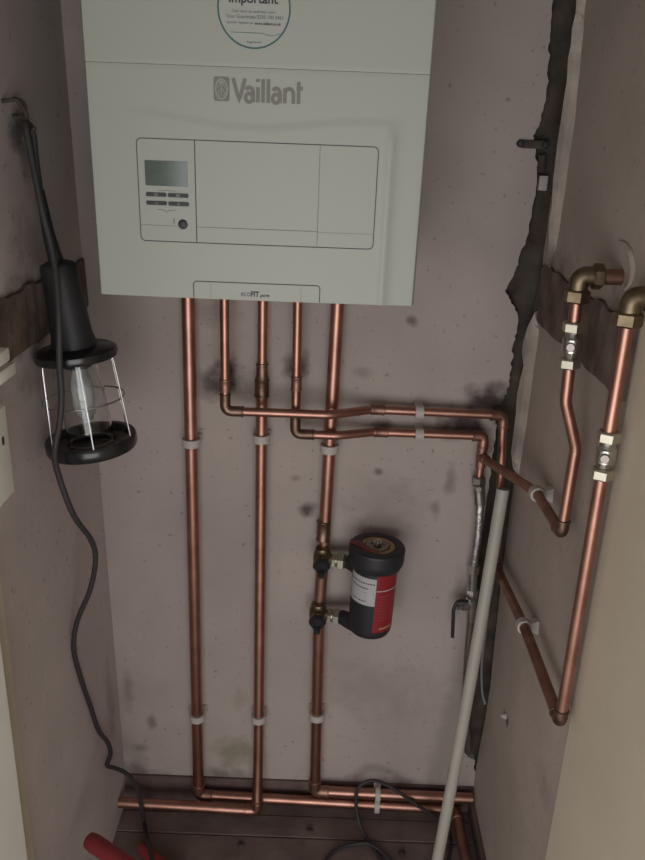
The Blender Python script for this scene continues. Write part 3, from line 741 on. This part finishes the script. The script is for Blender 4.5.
b = bmesh.new(); lathe(b, o, up, [(H - .004, .022), (H - .0005, .0225), (H - .0005, .0305), (H - .004, .031)], 40, caps=False); obj('ring', b, m_tan, cap)
b = bmesh.new(); lathe(b, o, up, [(H - .003, .021), (H + .001, .020), (H + .001, .013), (H - .001, .012)], 36); obj('washer', b, m_steel, cap)
b = bmesh.new(); hexnut(b, o + up * (H - .001), o + up * (H + .007), .0085); cyl(b, o + up * (H + .006), o + up * (H + .011), .0045, ch=.0008); obj('bleed_screw', b, m_chrome, cap)
b = bmesh.new(); arrow = [(-.049, .004), (-.030, -.012), (-.012, -.027), (.004, -.0285), (-.010, -.019), (-.022, -.004), (-.026, .006), (-.034, .010), (-.046, .012)]
A_ = [b.verts.new(o + V((x, y, H - .001))) for x, y in arrow]; B_ = [b.verts.new(o + V((x, y, H + .0025))) for x, y in arrow]
b.faces.new(A_[::-1]); b.faces.new(B_)
for i in range(len(arrow)): b.faces.new((A_[i], A_[(i + 1) % len(arrow)], B_[(i + 1) % len(arrow)], B_[i]))
obj('arrow_tab', b, m_darkred, cap)
def patch(a0, a1, z0, z1, rad, m, parent, name, z0b=None, z1b=None, n=16):
    """label wrapped on the cylinder; angle 0 faces the room, positive to the right"""
    b = bmesh.new(); rows = []
    for i in range(n + 1):
        s = i / n; a = math.radians(a0 + (a1 - a0) * s); zz0 = z0 + ((z0b if z0b is not None else z0) - z0) * s; zz1 = z1 + ((z1b if z1b is not None else z1) - z1) * s
        rows.append([b.verts.new(o + V((math.sin(a) * q, -math.cos(a) * q, z))) for q, z in ((rad, zz0), (rad, zz1), (rad - .0005, zz1), (rad - .0005, zz0))])
    for p, q in zip(rows, rows[1:]):
        for k in range(4): b.faces.new((p[k], p[(k + 1) % 4], q[(k + 1) % 4], q[k]))
    b.faces.new(rows[0]); b.faces.new(rows[-1][::-1])
    return obj(name, b, m, parent)
def zof(py): return P(373, py, Y=FYc - .037).z - zb_
za, zbb, zd = zof(581), zof(606), zof(632)
wl = patch(-80, 6, zbb, zof(579), .0396, m_wlabel, filt, 'white_label', zbb, zof(579))
rl = patch(2, 74, zof(632.5), zc0 - .002, .0399, m_red, filt, 'red_label')
for i, (a0, a1, zz, th) in enumerate(((-74, -2, .80, .0022), (-70, -20, .62, .0022), (-66, -4, .46, .0010), (-72, 0, .30, .0010), (-66, -22, .14, .0020))):
    z_ = zbb + (zof(579) - zbb) * zz
    k = a0
    random.seed(i)
    while k < a1:
        w = random.uniform(2, 7) if th > .0015 else a1 - a0
        patch(k, min(k + w, a1), z_ - th / 2, z_ + th / 2, .0398, m_ink if i != 3 else m_red, wl, 'printed_line', n=3); k += w + 2
H1 = zc0 - .002 - zof(632.5)
patch(4, 74, zof(632.5) + H1 * .70, zof(632.5) + H1 * .715, .0401, m_wlabel, rl, 'printed_line')
random.seed(11)
for j in range(9):
    z_ = zof(632.5) + H1 * (.62 - j * .05); k = 14
    while k < 66:
        w = random.uniform(4, 9); patch(k, min(k + w, 68), z_ - .0006, z_ + .0006, .0401, m_redtext, rl, 'printed_line', n=2); k += w + 2.5
patch(20, 58, zof(632.5) + .006, zof(632.5) + .010, .0401, m_tan, rl, 'printed_line', n=6)
for s in (s1, s2):
    e = V((fx - .02, FYc, s.z)); d = (e - s); b = bmesh.new(); lathe(b, s - d.normalized() * .001, d, [(0, .0125), (.003, .0138), (.012, .0138), (.016, .0145), (d.length, .0145)], 24); obj('inlet', b, m_filter, filt)

filt.rotation_euler = (0, .03, 0)
# ------------------------------------------------------------------ white plastic pipe leaning in the corner
pt = P(503, 489, Y=1.254); pbm = P(433.5, 880, Z=.0); 
t_ = pbm + V((0, 0, 0)); b = bmesh.new(); ax = (pt - pbm)
pth = [pbm.lerp(pt, i / 12) + V((.003 * math.sin(PI * i / 12), 0, 0)) for i in range(13)]
tube(b, pth, .0108, 24, caps=False)
tube(b, pth, .0092, 24, caps=False)
# join the rims
b.verts.ensure_lookup_table(); N = 13 * 24
for base in (0, 12 * 24):
    for k in range(24):
        try: b.faces.new((b.verts[base + k], b.verts[base + (k + 1) % 24], b.verts[N + base + (k + 1) % 24], b.verts[N + base + k]))
        except Exception: pass
for v in b.verts: v.co.z = max(v.co.z, .0005)
tag(obj('plastic_pipe', b, m_pole, None, loc=pbm), 'long off-white plastic waste pipe leaning upright in the right corner', 'pipe')

# ------------------------------------------------------------------ inspection lamp on the left wall
LY = 1.055
bc = P(92, 444, Y=LY); tc = P(76, 354, Y=LY); ax = (tc - bc).normalized()
lamp = thing('inspection_lamp', 'black caged inspection lamp with glass jar hanging on the left wall', 'lamp', bc)
LH = (tc - bc).length
b = bmesh.new(); lathe(b, bc - ax * .006, ax, [(0, .054), (.0, .0615), (.004, .0635), (.016, .0635), (.019, .0615), (.019, .054), (.012, .050), (.010, .034), (.006, .032)], 48); 
obj('bottom_ring', b, m_disc, lamp)
b = bmesh.new(); lathe(b, tc - ax * .006, ax, [(0, .050), (.001, .0545), (.006, .0565), (.012, .0555), (.015, .050), (.016, .034), (.018, .030)], 48); obj('top_disc', b, m_disc, lamp)
x, y = frame_of(ax)
hd = P(56, 270, Y=LY) ; hl = (hd - tc).length
b = bmesh.new(); HA = (P(57, 262, Y=LY) - tc).normalized(); lathe(b, tc + HA * .008, HA, [(0, .031), (.012, .0295), (.020, .0275), (hl * .5, .0255), (hl * .8, .0235), (hl * .97, .0235), (hl, .0215), (hl + .004, .012)], 32)
obj('handle', b, m_rubber, lamp)
g0 = tc + HA * hl; gt = P(33.5, 132, Y=1.05); g1 = P(40, 190, Y=1.052); g2_ = P(49, 235, Y=1.054)
path = catmull([g0, g2_, g1], 8); b = tube(bmesh.new(), path, [.0105 - .0052 * i / (len(path) - 1) for i in range(len(path))], 16); obj('strain_relief', b, m_rubber, lamp)
# cage: six wires and a hoop
fr = V((0, -1, 0)); fr = (fr - ax * fr.dot(ax)).normalized(); rt = fr.cross(ax) * -1
if rt.x < 0: rt = -rt
for k in range(6):
    a = math.radians(20 + 60 * k); dd = rt * math.sin(a) + fr * math.cos(a)
    b = tube(bmesh.new(), [tc + dd * .052 - ax * .004, tc + dd * .0535 - ax * .012, bc + dd * .0605 + ax * .014, bc + dd * .0605], .0010, 8); obj('cage_wire', b, m_wire, lamp)
mc = bc.lerp(tc, .52); b = torus(bmesh.new(), mc, ax, .0555, .0011, 40, 8); obj('cage_hoop', b, m_wire, lamp)
b = bmesh.new()
prof = [(.006, .031), (LH * .25, .0325), (LH * .6, .030), (LH * .82, .0265), (LH - .006, .0255)]
lathe(b, bc, ax, prof + [(h_, r_ - .0022) for h_, r_ in prof[::-1]], 36, caps=False)
n = 36; b.verts.ensure_lookup_table()
for i in range(n): b.faces.new((b.verts[i], b.verts[(i + 1) % n], b.verts[9 * n + (i + 1) % n], b.verts[9 * n + i]))
obj('glass_jar', b, m_glass, lamp)
b = bmesh.new(); lathe(b, tc - ax * .012, -ax, [(0, .012), (.010, .012), (.012, .010), (.020, .014), (.034, .0155), (.060, .0155), (.074, .013), (.082, .007), (.085, .001)], 24); obj('bulb', b, m_bulb, lamp)
b = bmesh.new(); lathe(b, tc, -ax, [(0, .018), (.018, .018), (.019, .013)], 24); obj('lamp_holder', b, m_rubber, lamp)
# cord: up from the gland over the hook and down in front of the lamp to the floor
def lwx(p, m_=.006): p = V(p); p.x = max(p.x, WLx(p.z) + m_); return p
cpts = [g1, P(36, 160, Y=1.05), P(33, 134, Y=1.05), P(28, 124, Y=1.045), P(26, 128, Y=1.035)] + [P(32, 160, Y=1.03), P(41, 205, Y=1.022), P(52, 250, Y=1.018), P(57, 285, Y=1.005), P(59, 325, Y=.99), P(59.5, 365, Y=.985), P(61.5, 395, Y=.98), P(59.5, 424, Y=.978), P(55, 448, Y=.978), P(57, 470, Y=.985), P(73, 514, Y=1.00),
        P(91, 540, Y=1.04), P(95.5, 560, Y=1.06), P(90, 590, Y=1.07), P(77, 622, Y=1.075), P(74, 650, Y=1.08), P(78, 680, Y=1.10), P(86, 706, Y=1.13), P(97, 730, Y=1.16), P(108, 743, Y=1.18), P(110.5, 754, Y=1.19), P(105, 765, Y=1.19),
        P(115, 768, Y=1.205), P(127, 774, Y=1.22), P(137, 787, Y=1.228), P(141, 805, Y=1.232), P(144, 822, Z=.012), P(147, 838, Z=.036), P(151, 853, Z=.037), P(152, 880, Z=.036)]
cpts = [lwx(p, .005) for p in cpts]
for p in cpts: p.z = max(p.z, .005)
b = tube(bmesh.new(), catmull(cpts, 8), .0042, 10); obj('power_cord', b, m_cord, lamp)
# hook
hk = P(12, 108, X=-.402); t = thing('wall_hook', 'rusty bent metal hook in the left wall holding the lamp cord', 'hook', hk)
b = bmesh.new(); tube(b, fillet([V((-.41, 1.045, hk.z + .006)), V((-.386, 1.045, hk.z + .010)), V((-.376, 1.045, hk.z - .006)), P(27, 131, Y=1.043) + V((0, 0, -.008)), P(35, 127, Y=1.043)], .006), .0026, 10); obj('hook_rod', b, m_rust, t)
b = bmesh.new(); q = P(10, 108, X=-.404); torus(b, q + V((.004, .01, 0)), V((.3, -1, .2)).normalized(), .011, .0026, 20, 8); tube(b, catmull([q + V((.004, .01, -.010)), q + V((.009, .03, -.030)), V((-.380, 1.045, q.z - .035))], 6), .004, 8); obj('wire_loop', b, m_rust, t)

# small boxes on the left wall
def lx(p): return p
sb = thing('socket_box', 'white plastic socket box at the left edge, on the left wall', 'socket', (-.4, .86, .94))
e0 = P(12, 470, X=-.372); e1 = P(8, 405, X=-.372); zt = P(8, 402, X=-.372).z; zb__ = P(12, 494, X=-.372).z
b = bmesh.new(); box(b, (-.403, e0.y - .088, zb__ + .004), (-.378, e0.y - .002, zt - .004), .003); obj('back_box', b, m_white, sb)
b = bmesh.new(); box(b, (-.379, e0.y - .090, zb__), (-.371, e0.y, zt), .003); obj('face_plate', b, m_white, sb)
kz = P(4, 440, X=-.371); b = bmesh.new(); box(b, (-.3712, kz.y - .006, kz.z - .005), (-.3704, kz.y, kz.z + .005), .0003, 1); obj('neon_slot', b, m_button, sb)
jb = thing('cable_connector', 'small white plastic connector above the socket box on the left wall', 'connector', (-.4, .9, 1.06))
e = P(16, 368, X=-.378); b = bmesh.new(); box(b, (-.405, e.y - .05, e.z - .007), (-.378, e.y, e.z + .008), .002)
obj('base', b, m_white, jb); e = P(10, 352, X=-.366); b = bmesh.new(); box(b, (-.392, e.y - .05, e.z - .010), (-.366, e.y, e.z + .006), .003); obj('cover', b, m_white, jb)

# bracket and screws in the top right corner
t = thing('metal_bracket', 'small dark metal bracket with screws across the broken plaster at the upper right corner', 'bracket', P(538, 145, Y=WB))
p0 = P(522, 144, Y=WB - .006); p1 = P(549, 147, Y=WB - .006)
b = bmesh.new(); box(b, (p0.x, WB - .004, p0.z - .006), (p1.x, WB - .001, p0.z + .006), .001); obj('plate', b, m_mortar, t)
for px, py in ((521, 143.5), (546, 145)):
    q = P(px, py, Y=WB - .006); b = bmesh.new(); lathe(b, V((q.x, WB + .002, q.z)), V((0, -1, 0)), [(0, .0058), (.006, .0058), (.008, .004), (.0082, .001)], 16); obj('screw_head', b, m_rubber, t)
q0 = P(542, 155, Y=WB + .004); q1 = P(541, 172, Y=WB + .004)
b = bmesh.new(); tube(b, [q0, q1], .006, 12); obj('stem', b, m_mortar, t)
q = P(542.5, 183, Y=WB + .004); b = bmesh.new(); box(b, (q.x - .0065, q.y - .006, q.z - .011), (q.x + .0065, q.y + .010, q.z + .011), .001)
tag(obj('terminal_block', b, m_tag, None, loc=q), 'small pale grey terminal block below the dark bracket in the broken plaster', 'terminal block')
# screw stub on the right wall
q = P(506, 716, X=WR); b = bmesh.new(); lathe(b, q + V((.003, 0, 0)), V((-1, -.2, .2)), [(0, .006), (.005, .006), (.012, .003), (.013, .001)], 12)
tag(obj('wall_plug', b, m_tag, None, loc=q), 'small grey plastic plug low on the right wall', 'wall plug')

# ------------------------------------------------------------------ red handled tool on the floor, lower left
t = thing('pipe_bender', 'tool with two red tube handles lying on the floor at the lower left', 'tool', (-.3, 1.1, 0))
pA = P(89, 840, X=-.352); dirA = P(122, 858, Y=pA.y - .03)
qA = P(170, 894, Y=pA.y - .09); qA.z = max(qA.z, .02)
b = bmesh.new(); tube(b, [pA, pA.lerp(qA, .06), pA.lerp(qA, .12), qA], [.0125, .0145, .0145, .014], 20); h1 = obj('handle', b, m_grip, t)
b = bmesh.new(); d = (pA - qA).normalized(); lathe(b, pA - d * .001, d, [(0, .0125), (.002, .011), (.0022, .009)], 18); obj('end_cap', b, m_darkred, h1)
pB = P(141, 847, Z=.016); qB = P(184, 884, Z=.014)
b = bmesh.new(); tube(b, [pB, pB.lerp(qB, .1), qB], [.011, .013, .013], 18); obj('handle', b, m_grip, t)
b = bmesh.new(); mid = qA.lerp(qB, .5); tube(b, [qA, qA.lerp(qB, .5) + V((.01, -.05, -.005))], .009, 12); tube(b, [qB, qA.lerp(qB, .5) + V((.01, -.05, -.003))], .009, 12)
lathe(b, V((mid.x + .01, mid.y - .05, .003)), up, [(0, .022), (.022, .022), (.024, .015)], 24); obj('former', b, m_steel, t)

# black cable looping over the floor pipes
pts = [P(447, 866, Z=.0045), P(450.5, 848, Z=.0045), P(449, 832, Z=.006), P(440, 820, Y=1.258), P(418, 806, Y=1.2615), P(400, 793, Y=1.262), P(386, 784.5, Y=1.2655), P(371, 780.5, Y=1.265), P(359, 787, Y=1.2615), P(356, 802, Y=1.258), P(359, 822, Y=1.245), P(366, 838, Z=.006), P(376, 852, Z=.0045), P(384, 868, Z=.0045), P(380, 885, Z=.0045),
       P(350, 892, Z=.0045), P(320, 880, Z=.0045), P(326, 861, Z=.0045), P(338, 849, Z=.0045), P(356, 844, Z=.0045), P(372, 845, Z=.0085), P(392, 862, Z=.0045), P(410, 885, Z=.0045)]
for p in pts: p.z = max(p.z, .0043)
b = tube(bmesh.new(), catmull(pts, 8), .0036, 10)
tag(obj('cable', b, m_cord, None, loc=P(376, 852, Z=.0045)), 'black flexible cable looping over the floor pipes and boards', 'cable')
# scraps on the boards
random.seed(5)
for px, py, lab in ((241, 845, 'dark chip of debris on the floorboards below the middle pipe elbow'), (310, 830, 'dark chip of debris on the floorboards near the centre, below the right vertical pipe'), (402, 853, 'dark lump of debris on the floorboards beside the looping black cable')):
    c = P(px, py, Z=.003); b = bmesh.new(); bmesh.ops.create_icosphere(b, subdivisions=1, radius=1)
    for v in b.verts: k = random.uniform(.7, 1.2); v.co = V((v.co.x * .008 * k, v.co.y * .006 * k, v.co.z * .0035 * k)) + V((c.x, c.y, .0035))
    tag(obj('debris_chip', b, m_mortar, None, False, loc=c), lab, 'debris')

# ------------------------------------------------------------------ light: soft daylight from the room behind the camera
w = bpy.data.worlds.new('world'); S.world = w; w.use_nodes = True
w.node_tree.nodes['Background'].inputs[0].default_value = (.96, .98, 1.0, 1); w.node_tree.nodes['Background'].inputs[1].default_value = .30
def area(name, loc, tgt, sx, sy, e, c):
    l = bpy.data.lights.new(name, 'AREA'); l.shape = 'RECTANGLE'; l.size = sx; l.size_y = sy; l.energy = e; l.color = c
    o = bpy.data.objects.new(name, l); COL.objects.link(o); o.location = loc; o.rotation_euler = (V(tgt) - V(loc)).to_track_quat('-Z', 'Y').to_euler()
area('room_daylight', (0, -.95, .56), (0, 1.3, .5), 2.8, 1.25, 37, (1, .99, .975))
S.view_settings.view_transform = 'Standard'; S.view_settings.look = 'None'; S.view_settings.gamma = 1; S.view_settings.use_curve_mapping = False
S.view_settings.exposure = .1
